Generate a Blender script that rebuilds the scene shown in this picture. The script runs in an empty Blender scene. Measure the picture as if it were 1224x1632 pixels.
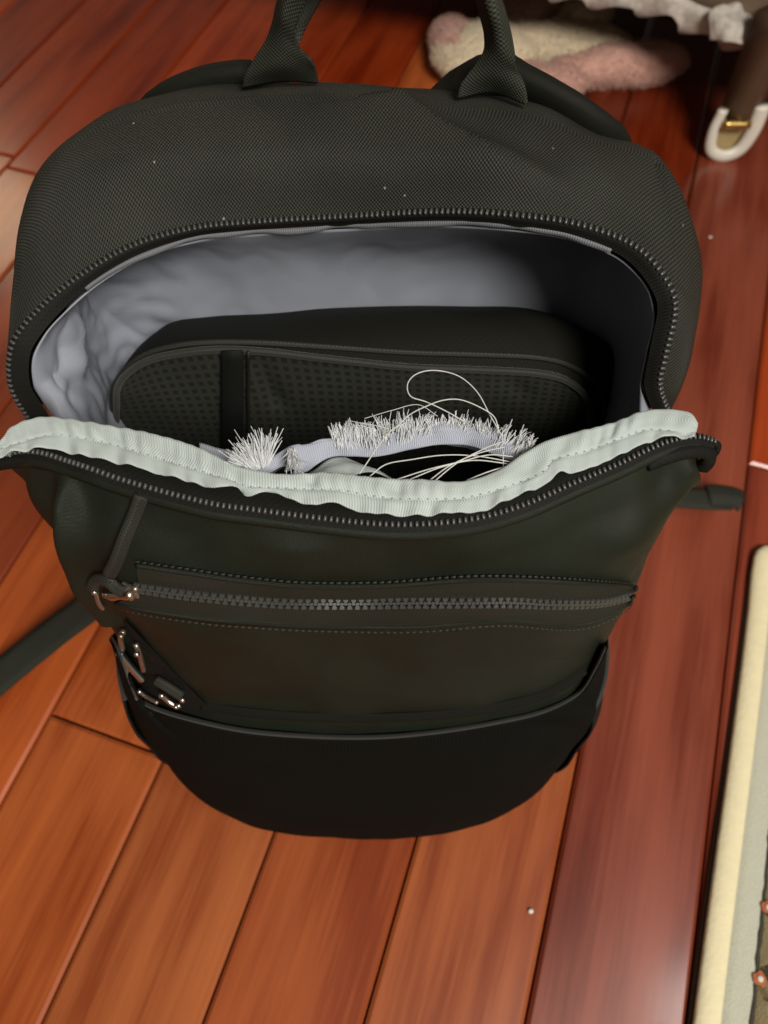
import bpy, bmesh, math, random
import numpy as np
from mathutils import Vector, Matrix, noise
random.seed(7)
R = math.radians
S = bpy.context.scene
C = S.collection

# ------------------------------------------------------------------ camera
CAM_H, PITCH, FPX = 0.68, R(61.8), 1132.0
CX, CY = 612.0, 816.0
cam = bpy.data.cameras.new('camera')
camo = bpy.data.objects.new('camera', cam); C.objects.link(camo)
camo.location = (0, 0, CAM_H)
camo.rotation_euler = (math.pi/2 - PITCH, 0, 0)
cam.sensor_fit = 'VERTICAL'; cam.sensor_height = 36.0
cam.lens = 36.0*FPX/1632.0
cam.clip_start = 0.01; cam.clip_end = 50
cam.dof.use_dof = True; cam.dof.focus_distance = 0.335; cam.dof.aperture_fstop = 8.0
S.camera = camo

# ------------------------------------------------------------------ world, lamps, exposure
w = bpy.data.worlds.new('World'); S.world = w; w.use_nodes = True
bg = w.node_tree.nodes['Background']
bg.inputs[0].default_value = (1.0, 0.86, 0.70, 1); bg.inputs[1].default_value = 0.115
def lamp(name, loc, aim, size, power, col):
    l = bpy.data.lights.new(name, 'AREA'); l.shape = 'DISK'; l.size = size; l.energy = power; l.color = col
    o = bpy.data.objects.new(name, l); C.objects.link(o); o.location = loc
    o.rotation_euler = (Vector(aim)-Vector(loc)).to_track_quat('-Z', 'Y').to_euler()
    return o
lamp('ceiling_lamp', (0.80, -1.20, 2.25), (0, 0.25, 0.3), 0.85, 68, (1.0, 0.95, 0.86))
lamp('second_ceiling_lamp', (1.15, -0.42, 2.40), (0, 0.2, 0.2), 0.35, 8, (1.0, 0.95, 0.90))
lamp('far_room_lamp', (-1.9, 2.9, 1.7), (-0.4, 0.8, 0), 0.5, 6, (1.0, 0.80, 0.55))
S.view_settings.view_transform = 'Standard'; S.view_settings.look = 'None'
S.view_settings.exposure = 0.0; S.view_settings.gamma = 1.0
S.render.engine = 'CYCLES'
S.cycles.use_denoising = True
S.cycles.max_bounces = 6

# ------------------------------------------------------------------ helpers
sp, cp = math.sin(PITCH), math.cos(PITCH)
def ray(px, py):
    a = (px-CX)/FPX; v = (CY-py)/FPX
    return np.array([a, cp+v*sp, -sp+v*cp])
EYE = np.array([0, 0, CAM_H])
def P(px, py, z):
    d = ray(px, py); return EYE + d*((z-CAM_H)/d[2])
def Py(px, py, y):
    d = ray(px, py); return EYE + d*(y/d[1])
def PL(lst): return [P(*t) for t in lst]
def smooth(pts, n, closed=False):
    """smooth interpolating curve through pts, n points evenly spaced along it"""
    p = np.array(pts, float)
    if closed: p = np.vstack([p, p[:1]])
    m = len(p)
    if m == 2:
        t = np.linspace(0, 1, n)[:, None]; return p[0]*(1-t)+p[1]*t
    d = np.sqrt(np.linalg.norm(np.diff(p, axis=0), axis=1)+1e-12)
    t = np.concatenate([[0], np.cumsum(d)])
    tan = np.zeros_like(p)
    for i in range(m):
        if closed and i in (0, m-1):
            a, b, h0, h1 = p[-2], p[1], d[-1], d[0]
            tan[i] = ((p[i]-a)/h0*h1 + (b-p[i])/h1*h0)/(h0+h1)
        elif i == 0: tan[i] = (p[1]-p[0])/d[0]
        elif i == m-1: tan[i] = (p[-1]-p[-2])/d[-1]
        else: tan[i] = ((p[i]-p[i-1])/d[i-1]*d[i] + (p[i+1]-p[i])/d[i]*d[i-1])/(d[i-1]+d[i])
    K = 16
    out = []
    for i in range(m-1):
        s = np.linspace(0, 1, K, endpoint=False)[:, None]; h = d[i]
        out.append((2*s**3-3*s**2+1)*p[i] + (s**3-2*s**2+s)*h*tan[i] + (-2*s**3+3*s**2)*p[i+1] + (s**3-s**2)*h*tan[i+1])
    q = np.vstack(out+[p[-1:]])
    L = np.concatenate([[0], np.cumsum(np.linalg.norm(np.diff(q, axis=0), axis=1))])
    if closed: T = np.linspace(0, L[-1], n, endpoint=False)
    else: T = np.linspace(0, L[-1], n)
    return np.stack([np.interp(T, L, q[:, k]) for k in range(3)], 1)
def length(q): return float(np.linalg.norm(np.diff(q, axis=0), axis=1).sum())
def unit(a): return a/(np.linalg.norm(a, axis=-1, keepdims=True)+1e-12)
def grid_normals(G):
    du = np.gradient(G, axis=1); dv = np.gradient(G, axis=0)
    return unit(np.cross(du, dv))
def nz(p, s, seed=0.0): return noise.noise(Vector((p[0]*s+seed, p[1]*s-seed, p[2]*s+2.3*seed)))
def link(o, parent):
    C.objects.link(o)
    if parent is not None:
        o.parent = parent
        if parent.type == 'EMPTY': o.matrix_parent_inverse = Matrix.Translation(-parent.location)
    return o
def obj(name, verts, faces, mat, parent=None, uvs=None, smooth_=True, kind=None):
    me = bpy.data.meshes.new(name)
    me.from_pydata([tuple(v) for v in verts], [], [tuple(f) for f in faces]); me.update()
    if uvs is not None:
        lay = me.uv_layers.new(name='UVMap')
        li = np.zeros(len(me.loops), int); me.loops.foreach_get('vertex_index', li)
        lay.data.foreach_set('uv', np.asarray(uvs)[li].astype(np.float32).ravel())
    if smooth_: me.polygons.foreach_set('use_smooth', np.ones(len(me.polygons), bool))
    if mat: me.materials.append(mat)
    o = bpy.data.objects.new(name, me); link(o, parent)
    if kind: o['kind'] = kind
    return o
def grid(name, G, mat, parent=None, flip=False, closed=False, thick=0, kind=None):
    nv, nu = G.shape[:2]
    vid = lambda j, i: j*nu + (i % nu)
    F = []
    for j in range(nv-1):
        for i in range(nu if closed else nu-1):
            f = (vid(j, i), vid(j, i+1), vid(j+1, i+1), vid(j+1, i))
            F.append(f[::-1] if flip else f)
    seg = np.linalg.norm(np.diff(G, axis=1), axis=2)
    u = np.concatenate([np.zeros((nv, 1)), np.cumsum(seg, 1)], 1); u = u-u[:, -1:]/2
    vs = np.linalg.norm(np.diff(G, axis=0), axis=2).mean(1)
    v = np.concatenate([[0], np.cumsum(vs)])[:, None]*np.ones((1, nu))
    o = obj(name, G.reshape(-1, 3), F, mat, parent, np.stack([u, v], 2).reshape(-1, 2), kind=kind)
    if thick:
        m = o.modifiers.new('thickness', 'SOLIDIFY'); m.thickness = abs(thick); m.offset = -1 if thick > 0 else 1
    return o
def loftG(rows, nu, nv, disp=None, even=True):
    A = np.stack([smooth(r, nu) for r in rows]) if even else np.array(rows)
    if len(A) == 1: return A
    nu = A.shape[1]
    d = np.linalg.norm(np.diff(A, axis=0), axis=2).mean(1)
    # columns through every row
    G = np.stack([smooth_param(A[:, i], d, nv) for i in range(nu)], 1)
    if disp:
        N = grid_normals(G)
        D = np.array([[disp(G[j, i], i/(nu-1), j/(nv-1)) for i in range(nu)] for j in range(nv)])
        G = G + N*D[:, :, None]
    return G
def smooth_param(p, d, n):
    m = len(p); t = np.concatenate([[0], np.cumsum(d)])
    T = np.linspace(0, t[-1], n)
    if m == 2:
        s = (T/t[-1])[:, None]; return p[0]*(1-s)+p[1]*s
    tan = np.zeros_like(p)
    for i in range(m):
        if i == 0: tan[i] = (p[1]-p[0])/d[0]
        elif i == m-1: tan[i] = (p[-1]-p[-2])/d[-1]
        else: tan[i] = ((p[i]-p[i-1])/d[i-1]*d[i] + (p[i+1]-p[i])/d[i]*d[i-1])/(d[i-1]+d[i])
    k = np.clip(np.searchsorted(t, T, side='right')-1, 0, m-2)
    h = d[k][:, None]; s = ((T-t[k])/d[k])[:, None]
    return (2*s**3-3*s**2+1)*p[k] + (s**3-2*s**2+s)*h*tan[k] + (-2*s**3+3*s**2)*p[k+1] + (s**3-s**2)*h*tan[k+1]
def frames(q, up):
    t = unit(np.gradient(q, axis=0))
    up = np.asarray(up, float)
    if up.ndim == 2 and len(up) != len(q):
        f0, f1 = np.linspace(0, 1, len(up)), np.linspace(0, 1, len(q))
        up = np.stack([np.interp(f1, f0, up[:, k]) for k in range(3)], 1)
    up = np.broadcast_to(up, q.shape)
    n = unit(up - t*(up*t).sum(1, keepdims=True))
    b = np.cross(t, n)
    return t, n, b
def tubeG(path, rn, rb, up, seg=10, n=60, taper=None):
    q = smooth(path, n); t, nn, b = frames(q, up)
    k = np.ones(n) if taper is None else np.interp(np.linspace(0, 1, n), *taper)
    a = np.linspace(0, 2*math.pi, seg, endpoint=False)
    return q[:, None] + k[:, None, None]*(np.cos(a)[None, :, None]*nn[:, None]*rn + np.sin(a)[None, :, None]*b[:, None]*rb)
def tube(name, path, r, mat, parent=None, up=(0, .3, 1), seg=8, n=60, rb=None, taper=None, kind=None):
    G = tubeG(path, r, rb or r, up, seg, n, taper)
    return tube_from(name, G, mat, parent, kind)
def tube_from(name, G, mat, parent=None, kind=None):
    n, seg = G.shape[:2]
    V = list(G.reshape(-1, 3)); F = []
    for j in range(n-1):
        for i in range(seg):
            F.append((j*seg+i, j*seg+(i+1) % seg, (j+1)*seg+(i+1) % seg, (j+1)*seg+i))
    F.append(tuple(range(seg))[::-1]); F.append(tuple((n-1)*seg+i for i in range(seg)))
    L = np.concatenate([[0], np.cumsum(np.linalg.norm(np.diff(G.mean(1), axis=0), axis=1))])
    wdt = np.linalg.norm(G[0]-np.roll(G[0], 1, axis=0), axis=1).sum()
    U = [(L[j], i/seg*wdt) for j in range(n) for i in range(seg)]
    return obj(name, V, F, mat, parent, U, kind=kind)
def polyd(p, q):
    """distance from p to polyline q and the side sign (x) of the nearest point"""
    a = q[:-1]; b = q[1:]; ab = b-a
    s = np.clip(((p-a)*ab).sum(1)/((ab*ab).sum(1)+1e-12), 0, 1)[:, None]
    r = p-(a+ab*s); d = np.linalg.norm(r, axis=1); k = d.argmin()
    return d[k], r[k]
def thing(name, loc, label, cat, group=None):
    o = bpy.data.objects.new(name, None); o.empty_display_size = .05; C.objects.link(o); o.location = loc
    o['label'] = label; o['category'] = cat
    if group: o['group'] = group
    return o

# ------------------------------------------------------------------ materials
class NT:
    def __init__(s, name):
        s.m = bpy.data.materials.new(name); s.m.use_nodes = True
        s.t = s.m.node_tree; s.b = s.t.nodes['Principled BSDF']
    def n(s, typ, **kw):
        nd = s.t.nodes.new(typ)
        for k, v in kw.items(): setattr(nd, k, v)
        return nd
    def l(s, a, b): s.t.links.new(a, b)
    def val(s, op, a, b=None, c=None):
        nd = s.n('ShaderNodeMath', operation=op)
        for i, x in enumerate((a, b, c)):
            if x is None: continue
            if isinstance(x, (int, float)): nd.inputs[i].default_value = x
            else: s.l(x, nd.inputs[i])
        return nd.outputs[0]
    def mix(s, f, a, b):
        nd = s.n('ShaderNodeMix', data_type='RGBA')
        if isinstance(f, (int, float)): nd.inputs[0].default_value = f
        else: s.l(f, nd.inputs[0])
        for i, x in ((6, a), (7, b)):
            if isinstance(x, tuple): nd.inputs[i].default_value = (*x, 1) if len(x) == 3 else x
            else: s.l(x, nd.inputs[i])
        return nd.outputs[2]
    def noise(s, vec, scale, detail=3, rough=.55):
        nd = s.n('ShaderNodeTexNoise'); nd.inputs['Scale'].default_value = scale
        nd.inputs['Detail'].default_value = detail; nd.inputs['Roughness'].default_value = rough
        if vec is not None: s.l(vec, nd.inputs['Vector'])
        return nd.outputs['Fac']
    def ramp(s, f, *stops):
        nd = s.n('ShaderNodeValToRGB'); e = nd.color_ramp.elements
        while len(e) < len(stops): e.new(0.5)
        for k, (p, c) in enumerate(stops): e[k].position = p; e[k].color = (*c, 1) if len(c) == 3 else c
        s.l(f, nd.inputs[0]); return nd.outputs[0]
    def bump(s, h, dist, strength=1.0, prev=None):
        nd = s.n('ShaderNodeBump'); nd.inputs['Strength'].default_value = strength; nd.inputs['Distance'].default_value = dist
        s.l(h, nd.inputs['Height'])
        if prev is not None: s.l(prev, nd.inputs['Normal'])
        return nd.outputs[0]
    def uv(s):
        t = s.n('ShaderNodeTexCoord'); x = s.n('ShaderNodeSeparateXYZ'); s.l(t.outputs['UV'], x.inputs[0])
        return t.outputs['UV'], x.outputs[0], x.outputs[1]
    def obj(s): return s.n('ShaderNodeTexCoord').outputs['Object']
    def set(s, color=None, rough=None, normal=None, **kw):
        for k, v in (('Base Color', color), ('Roughness', rough), ('Normal', normal), *kw.items()):
            if v is None: continue
            k = k.replace('_', ' ')
            if isinstance(v, tuple): s.b.inputs[k].default_value = (*v, 1) if len(v) == 3 else v
            elif isinstance(v, (int, float)): s.b.inputs[k].default_value = v
            else: s.l(v, s.b.inputs[k])
        return s.m
def weave(name, dark, light, period, rough=.6, depth=.00025, twill=False, lint=True, spec=.5):
    s = NT(name); uv, u, v = s.uv(); k = 2*math.pi/period
    if twill:
        a = s.val('SINE', s.val('MULTIPLY', s.val('ADD', u, v), k))
        b = s.val('SINE', s.val('MULTIPLY', s.val('SUBTRACT', u, v), k*.5))
        h = s.val('MULTIPLY_ADD', a, .5, s.val('MULTIPLY', b, .15))
    else:
        h = s.val('MULTIPLY', s.val('SINE', s.val('MULTIPLY', u, k)), s.val('SINE', s.val('MULTIPLY', v, k)))
    h = s.val('MULTIPLY_ADD', h, .5, .5)
    big = s.noise(uv, 22, 4)
    fine = s.noise(uv, 900, 2)
    f = s.val('MULTIPLY', h, s.val('MULTIPLY_ADD', big, .7, .5))
    f = s.val('MULTIPLY', f, s.val('MULTIPLY_ADD', fine, .8, .6))
    col = s.mix(f, dark, light)
    if lint:
        vo = s.n('ShaderNodeTexVoronoi'); vo.inputs['Scale'].default_value = 95; s.l(uv, vo.inputs['Vector'])
        sep = s.n('ShaderNodeSeparateColor'); s.l(vo.outputs['Color'], sep.inputs[0])
        dot = s.val('MULTIPLY', s.val('LESS_THAN', vo.outputs['Distance'], .055), s.val('GREATER_THAN', sep.outputs[0], .85))
        col = s.mix(s.val('MULTIPLY', dot, .7), col, (.34, .34, .28))
    nr = s.bump(h, depth, .8)
    return s.set(col, rough, nr, Specular_IOR_Level=spec)
def coated(name, base, rough, bumpd=.0002, lint=True, weaveon=True, spec=.13):
    s = NT(name); uv, u, v = s.uv(); k = 2*math.pi/.0011
    h = s.val('MULTIPLY', s.val('SINE', s.val('MULTIPLY', s.val('ADD', u, v), k)), s.val('SINE', s.val('MULTIPLY', s.val('SUBTRACT', u, v), k)))
    big = s.noise(uv, 16, 5); fine = s.noise(uv, 600, 3)
    mid = s.noise(uv, 60, 4)
    col = s.mix(s.val('MULTIPLY_ADD', big, .8, s.val('MULTIPLY', mid, .3)), tuple(.62*c for c in base), tuple(1.35*c for c in base))
    if lint:
        vo = s.n('ShaderNodeTexVoronoi'); vo.inputs['Scale'].default_value = 55; s.l(uv, vo.inputs['Vector'])
        sep = s.n('ShaderNodeSeparateColor'); s.l(vo.outputs['Color'], sep.inputs[0])
        dot = s.val('MULTIPLY', s.val('LESS_THAN', vo.outputs['Distance'], .03), s.val('GREATER_THAN', sep.outputs[0], .93))
        col = s.mix(s.val('MULTIPLY', dot, .6), col, (.3, .3, .24))
    ro = s.val('MULTIPLY_ADD', mid, .25, rough-.12)
    nr = s.bump(fine, bumpd*.5, .6)
    if weaveon: nr = s.bump(h, bumpd, .35, nr)
    return s.set(col, ro, nr, Specular_IOR_Level=spec)
def plain(name, col, rough=.6, metallic=0.0, nscale=40, var=.25, bumpd=0.0, bscale=400, **kw):
    s = NT(name); o = s.obj(); f = s.noise(o, nscale, 4)
    c = s.mix(f, tuple(x*(1-var) for x in col), tuple(min(1, x*(1+var)) for x in col))
    nr = s.bump(s.noise(o, bscale, 3), bumpd, .7) if bumpd else None
    return s.set(c, rough, nr, Metallic=metallic, **kw)
def grosgrain(name, col, period=.0011, depth=.00025):
    s = NT(name); uv, u, v = s.uv(); k = 2*math.pi/period
    a = s.val('SINE', s.val('MULTIPLY', u, k)); b = s.val('SINE', s.val('MULTIPLY', v, k*1.3))
    h = s.val('MULTIPLY_ADD', s.val('MULTIPLY_ADD', b, .12, a), .37, .5)
    big = s.noise(uv, 30, 4)
    c = s.mix(s.val('MULTIPLY', h, s.val('MULTIPLY_ADD', big, .6, .5)), tuple(x*.66 for x in col), tuple(min(1, x*1.1) for x in col))
    return s.set(c, .62, s.bump(h, depth, .8), Sheen_Weight=.15)
M = {}
M['oxford'] = weave('black_oxford_cloth', (.0028, .0030, .0022), (.066, .067, .055), .0018, .5, .00045, spec=.12)
M['webbing'] = weave('black_webbing', (.010, .011, .008), (.062, .065, .050), .0019, .6, .0004, lint=False, spec=.15)
M['coated'] = coated('coated_black_cloth', (.0125, .0158, .0103), .42, .0003, spec=.17)
M['gusset'] = coated('side_black_cloth', (.010, .0105, .0075), .6)
M['pocket'] = weave('stretch_pocket_cloth', (.0028, .0029, .0024), (.0105, .0108, .0090), .0022, .85, .0003, lint=False, spec=.06)
M['tape'] = weave('zipper_tape', (.003, .003, .0025), (.017, .017, .014), .0016, .7, .0002, twill=True, lint=False, spec=.15)
M['tapegrey'] = weave('front_zipper_tape', (.014, .014, .010), (.036, .036, .027), .0013, .7, .0002, twill=True, lint=False, spec=.15)
M['rim'] = grosgrain('black_edge_binding', (.017, .018, .013), .0012)
M['tooth'] = plain('moulded_teeth', (.075, .075, .072), .24, nscale=300)
M['bigtooth'] = plain('chunky_teeth', (.048, .049, .045), .34, nscale=60, var=.5, bumpd=.00008, bscale=1500, Specular_IOR_Level=.8)
M['ribbon'] = grosgrain('pale_grey_grosgrain', (.52, .585, .57), .0012, .0002)
def lining_cloth():
    s = NT('grey_lining'); uv, u, v = s.uv()
    nd = s.n('ShaderNodeTexNoise', noise_type='RIDGED_MULTIFRACTAL'); nd.inputs['Scale'].default_value = 13; nd.inputs['Detail'].default_value = 2.5
    nd.inputs['Distortion'].default_value = .6; s.l(uv, nd.inputs['Vector'])
    k = 2*math.pi/.0010
    h = s.val('MULTIPLY', s.val('SINE', s.val('MULTIPLY', u, k)), s.val('SINE', s.val('MULTIPLY', v, k)))
    big = s.noise(uv, 20, 4)
    col = s.mix(big, (.235, .252, .30), (.30, .32, .375))
    nr = s.bump(nd.outputs['Fac'], .0022, .55)
    return s.set(col, s.val('MULTIPLY_ADD', big, .2, .34), s.bump(h, .00012, .4, nr), Specular_IOR_Level=.4)
M['lining'] = lining_cloth()
M['hem'] = grosgrain('shade_darkened_hem', (.16, .165, .18), .0012, .0002)  # hem colour darkened to stand for the shade it hangs in
M['lavender'] = grosgrain('torn_lining_cloth', (.42, .45, .54), .0010, .0003)
M['fibre'] = plain('white_fibre', (.68, .70, .72), .5, nscale=200)
M['thread'] = plain('pale_thread', (.62, .63, .60), .55, nscale=900, var=.3)
M['stitch'] = plain('grey_stitch', (.20, .23, .21), .6)
M['bstitch'] = plain('black_stitch', (.010, .010, .007), .6)
M['dark'] = coated('dark_inner_cloth', (.010, .0105, .0095), .7, lint=False)
M['innerrim'] = weave('inner_pocket_edge', (.010, .010, .007), (.035, .036, .026), .0022, .6, .0003, twill=True, lint=False)
M['innerdark'] = weave('inner_pocket_top', (.004, .004, .003), (.014, .0145, .010), .0022, .8, .0003, twill=True, lint=False, spec=.15)
M['brass'] = plain('worn_metal', (.58, .54, .45), .30, metallic=1.0, nscale=300, var=.35)
M['steel'] = plain('bright_metal', (.62, .61, .56), .28, metallic=1.0, nscale=300, var=.2)
M['bronze'] = plain('brown_metal', (.34, .29, .24), .38, metallic=.9, nscale=200, var=.3)
M['cord'] = weave('black_cord', (.012, .013, .009), (.034, .036, .026), .0016, .65, .0003, lint=False)
def ripstop():
    s = NT('ripstop_mesh'); uv, u, v = s.uv(); p = .0058; k = 2*math.pi/p
    cu = s.val('COSINE', s.val('MULTIPLY', u, k)); cv = s.val('COSINE', s.val('MULTIPLY', v, k))
    su = s.val('GREATER_THAN', cu, -.1); sv = s.val('GREATER_THAN', cv, -.1)
    sq = s.val('MULTIPLY', su, sv)
    fine = s.noise(uv, 500, 2); big = s.noise(uv, 25, 3)
    c = s.mix(s.val('MULTIPLY_ADD', sq, .8, s.val('MULTIPLY', fine, .25)), (.042, .044, .037), (.0145, .015, .011))
    c = s.mix(s.val('MULTIPLY', big, .55), c, (.014, .014, .010))
    return s.set(c, .55, s.bump(s.val('SUBTRACT', 1.0, sq), .0005, .6))
M['ripstop'] = ripstop()
def wood():
    s = NT('cherry_plank'); o = s.obj(); inf = s.n('ShaderNodeObjectInfo')
    mp = s.n('ShaderNodeMapping'); s.l(o, mp.inputs['Vector'])
    comb = s.n('ShaderNodeCombineXYZ')
    s.l(s.val('MULTIPLY', inf.outputs['Random'], 37.0), comb.inputs[0]); s.l(s.val('MULTIPLY', inf.outputs['Random'], 91.0), comb.inputs[1])
    s.l(comb.outputs[0], mp.inputs['Location']); mp.inputs['Scale'].default_value = (1, .07, 1)
    st = s.noise(mp.outputs[0], 34, 5, .6)
    mp2 = s.n('ShaderNodeMapping'); s.l(o, mp2.inputs['Vector']); s.l(comb.outputs[0], mp2.inputs['Location']); mp2.inputs['Scale'].default_value = (1, .22, 1)
    bl = s.noise(mp2.outputs[0], 12, 3, .5)
    mp3 = s.n('ShaderNodeMapping'); s.l(o, mp3.inputs['Vector']); s.l(comb.outputs[0], mp3.inputs['Location']); mp3.inputs['Scale'].default_value = (1, .03, 1)
    fi = s.noise(mp3.outputs[0], 260, 3, .6)
    f = s.val('MULTIPLY_ADD', st, .55, s.val('MULTIPLY_ADD', bl, .55, s.val('MULTIPLY', fi, .18)))
    tone = s.ramp(f, (.38, (.36, .22, .17)), (.55, (.74, .58, .50)), (.65, (1.05, 1.05, 1.03)), (.80, (1.35, 1.45, 1.42)))
    nd = s.n('ShaderNodeMix', data_type='RGBA', blend_type='MULTIPLY'); nd.inputs[0].default_value = 1
    hs = s.n('ShaderNodeMix', data_type='RGBA', blend_type='MULTIPLY'); hs.inputs[0].default_value = 1; hs.inputs[7].default_value = (.92, .66, .50, 1); s.l(inf.outputs['Color'], hs.inputs[6]); s.l(hs.outputs[2], nd.inputs[6]); s.l(tone, nd.inputs[7])
    ro = s.val('MULTIPLY_ADD', bl, .16, .24)
    return s.set(nd.outputs[2], ro, s.bump(s.val('ADD', s.val('MULTIPLY', bl, 1.0), s.val('MULTIPLY', fi, .06)), .0006, .35), Coat_Weight=.30, Coat_Roughness=.14, Specular_IOR_Level=.3)
M['wood'] = wood()
M['joint'] = plain('dark_joint', (.05, .017, .008), .8)
# ------------------------------------------------------------------ floor: planks
ANG = math.atan2(.319, .948)
DU = np.array([.948, -.319, 0]); DV = np.array([.319, .948, 0])       # across the planks, along the planks
floor = obj('floor', [(-3, -2, -.02), (3, -2, -.02), (3, 4, -.02), (-3, 4, -.02)], [(0, 1, 2, 3)], M['joint'], smooth_=False, kind='structure')
PW, S0 = .12, .1338
def uvof(p): return float(np.dot(p, DU)), float(np.dot(p, DV))
PAL = [(.36, .112, .034), (.35, .10, .030), (.33, .105, .038), (.30, .085, .032), (.36, .125, .042), (.27, .070, .028), (.31, .088, .045), (.24, .058, .024)]
def plank(s0, s1, v0, v1, col):
    g = .0010; c = .0030; h = .016
    a, b = s0+g-(s0+s1)/2, s1-g-(s0+s1)/2; L = (v1-v0)/2; y0, y1 = -L+g, L-g
    V = [(a, y0, -h), (b, y0, -h), (b, y1, -h), (a, y1, -h),
         (a, y0, -c*.7), (b, y0, -c*.7), (b, y1, -c*.7), (a, y1, -c*.7),
         (a+c, y0+c, 0), (b-c, y0+c, 0), (b-c, y1-c, 0), (a+c, y1-c, 0)]
    F = [(0, 1, 5, 4), (1, 2, 6, 5), (2, 3, 7, 6), (3, 0, 4, 7), (4, 5, 9, 8), (5, 6, 10, 9), (6, 7, 11, 10), (7, 4, 8, 11), (8, 9, 10, 11)]
    o = obj('plank', V, F, M['wood'], floor, smooth_=False)
    ctr = DU*(s0+s1)/2 + DV*(v0+v1)/2
    o.location = (ctr[0], ctr[1], random.uniform(-.0004, .0004)); o.rotation_euler = (0, 0, -ANG)
    o.color = (*col, 1)
rp = random.Random(11)
fixed = {   # joints the photograph shows, as distance along the plank
    -4: [uvof(P(160, 1168, 0))[1]], 1: [uvof(P(1205, 742, 0))[1]], -8: [uvof(P(25, 270, 0))[1]]}
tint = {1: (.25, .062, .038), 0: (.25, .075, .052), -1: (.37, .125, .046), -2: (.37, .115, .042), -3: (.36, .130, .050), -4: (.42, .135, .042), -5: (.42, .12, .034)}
for k in range(-16, 13):
    s0 = S0 + k*PW
    cuts = [-1.6]
    while cuts[-1] < 3.3: cuts.append(cuts[-1]+rp.uniform(.75, 1.35))
    if k in fixed:
        f = fixed[k][0]; near = min(range(len(cuts)), key=lambda i: abs(cuts[i]-f)); d = f-cuts[near]
        cuts = [c+d for c in cuts]; cuts[0] = min(cuts[0], -1.6)
    elif k in (-2, -1, 0, 2): cuts = sorted([c for c in cuts if not (-.15 < c < .75)] + ([.70] if k == -2 else [.66] if k == -1 else []))
    for a, b in zip(cuts[:-1], cuts[1:]):
        mid = (a+b)/2
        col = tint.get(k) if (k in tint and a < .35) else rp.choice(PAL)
        if k in (-2, -1, 0, 1, 2, 3) and a > .55: col = rp.choice([(.16, .030, .010), (.20, .036, .011), (.13, .022, .008)])  # furniture's shade and dark reflection put into the colour of these far planks
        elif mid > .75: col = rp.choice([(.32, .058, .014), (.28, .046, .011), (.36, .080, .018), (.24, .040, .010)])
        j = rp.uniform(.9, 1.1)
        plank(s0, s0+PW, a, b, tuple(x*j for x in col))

# ------------------------------------------------------------------ backpack: shape of the body
ZT = [0, .03, .10, .18, .24, .30, .36, .40, .44]
XL = [-.150, -.164, -.175, -.177, -.176, -.175, -.177, -.180, -.184]
XR = [.120, .134, .144, .147, .148, .150, .1505, .151, .158]
YF = [.054, .046, .050, .068, .088, .105, .119, .129, .139]
def prof(z): return [np.interp(z, ZT, t) for t in (XL, XR, YF)]
DP = .12
def nexp(z): return float(np.interp(z, [0, .10, .20, .30, .40], [2.6, 3.0, 3.3, 3.5, 3.8]))
def yfront(x, z, off=0):
    xl, xr, yf = prof(z); xc, wd = (xl+xr)/2, (xr-xl)/2 + off
    t = min(1.0, abs(x-xc)/wd); NEXP = nexp(z); return yf-off + DP*(1-(1-t**NEXP)**(1/NEXP))
def body(phi, z, off=0):
    xl, xr, yf = prof(z); xc, wd = (xl+xr)/2, (xr-xl)/2 + off
    s, c = math.sin(phi), math.cos(phi); NEXP = nexp(z)
    return np.array([xc + wd*math.copysign(abs(s)**(2/NEXP), s), yf-off + DP*(1-max(0, c)**(2/NEXP)), z])
def Pf(px, py, off=0):
    """where the sight line of a photo point meets the front of the bag"""
    d = ray(px, py); lo = .15; best = None
    f = lambda D: (EYE+d*D)[1]-yfront((EYE+d*D)[0], (EYE+d*D)[2], off)
    D = lo
    while D < .8 and f(D) < 0: D += .002
    lo, hi = D-.002, D
    for _ in range(30):
        m = (lo+hi)/2
        if f(m) < 0: lo = m
        else: hi = m
    return EYE+d*hi
def PF(lst, off=0): return [Pf(x, y, off) for x, y in lst]
BASE = (-.015, .18, 0)
bag = thing('backpack', BASE, 'open black backpack with torn pale grey lining standing on the wooden floor', 'backpack')

# lip: the lower half of the main zipper, along the front edge of the mouth
LIP = [(0, 731, .408), (33, 722, .413), (65, 723, .416), (108, 736, .418), (147, 749, .42), (183, 762, .42), (222, 774, .42), (261, 785, .42), (307, 797, .42),
       (353, 807, .42), (400, 813, .42), (500, 826, .42), (612, 837, .42), (687, 836, .42), (762, 827, .42), (837, 805, .42), (912, 772, .42), (987, 740, .42),
       (1037, 716, .42), (1072, 703, .419), (1112, 698, .416), (1137, 705, .411)]
lip = PL(LIP)
LEND = [np.array([-.172, .235, .34]), np.array([-.176, .20, .375])]
REND = [np.array([.149, .195, .378]), np.array([.145, .23, .34])]
def lip_shift(dpx, dz, lst=LIP): return [P(x, y+dpx, z+dz) for x, y, z in lst]
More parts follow.
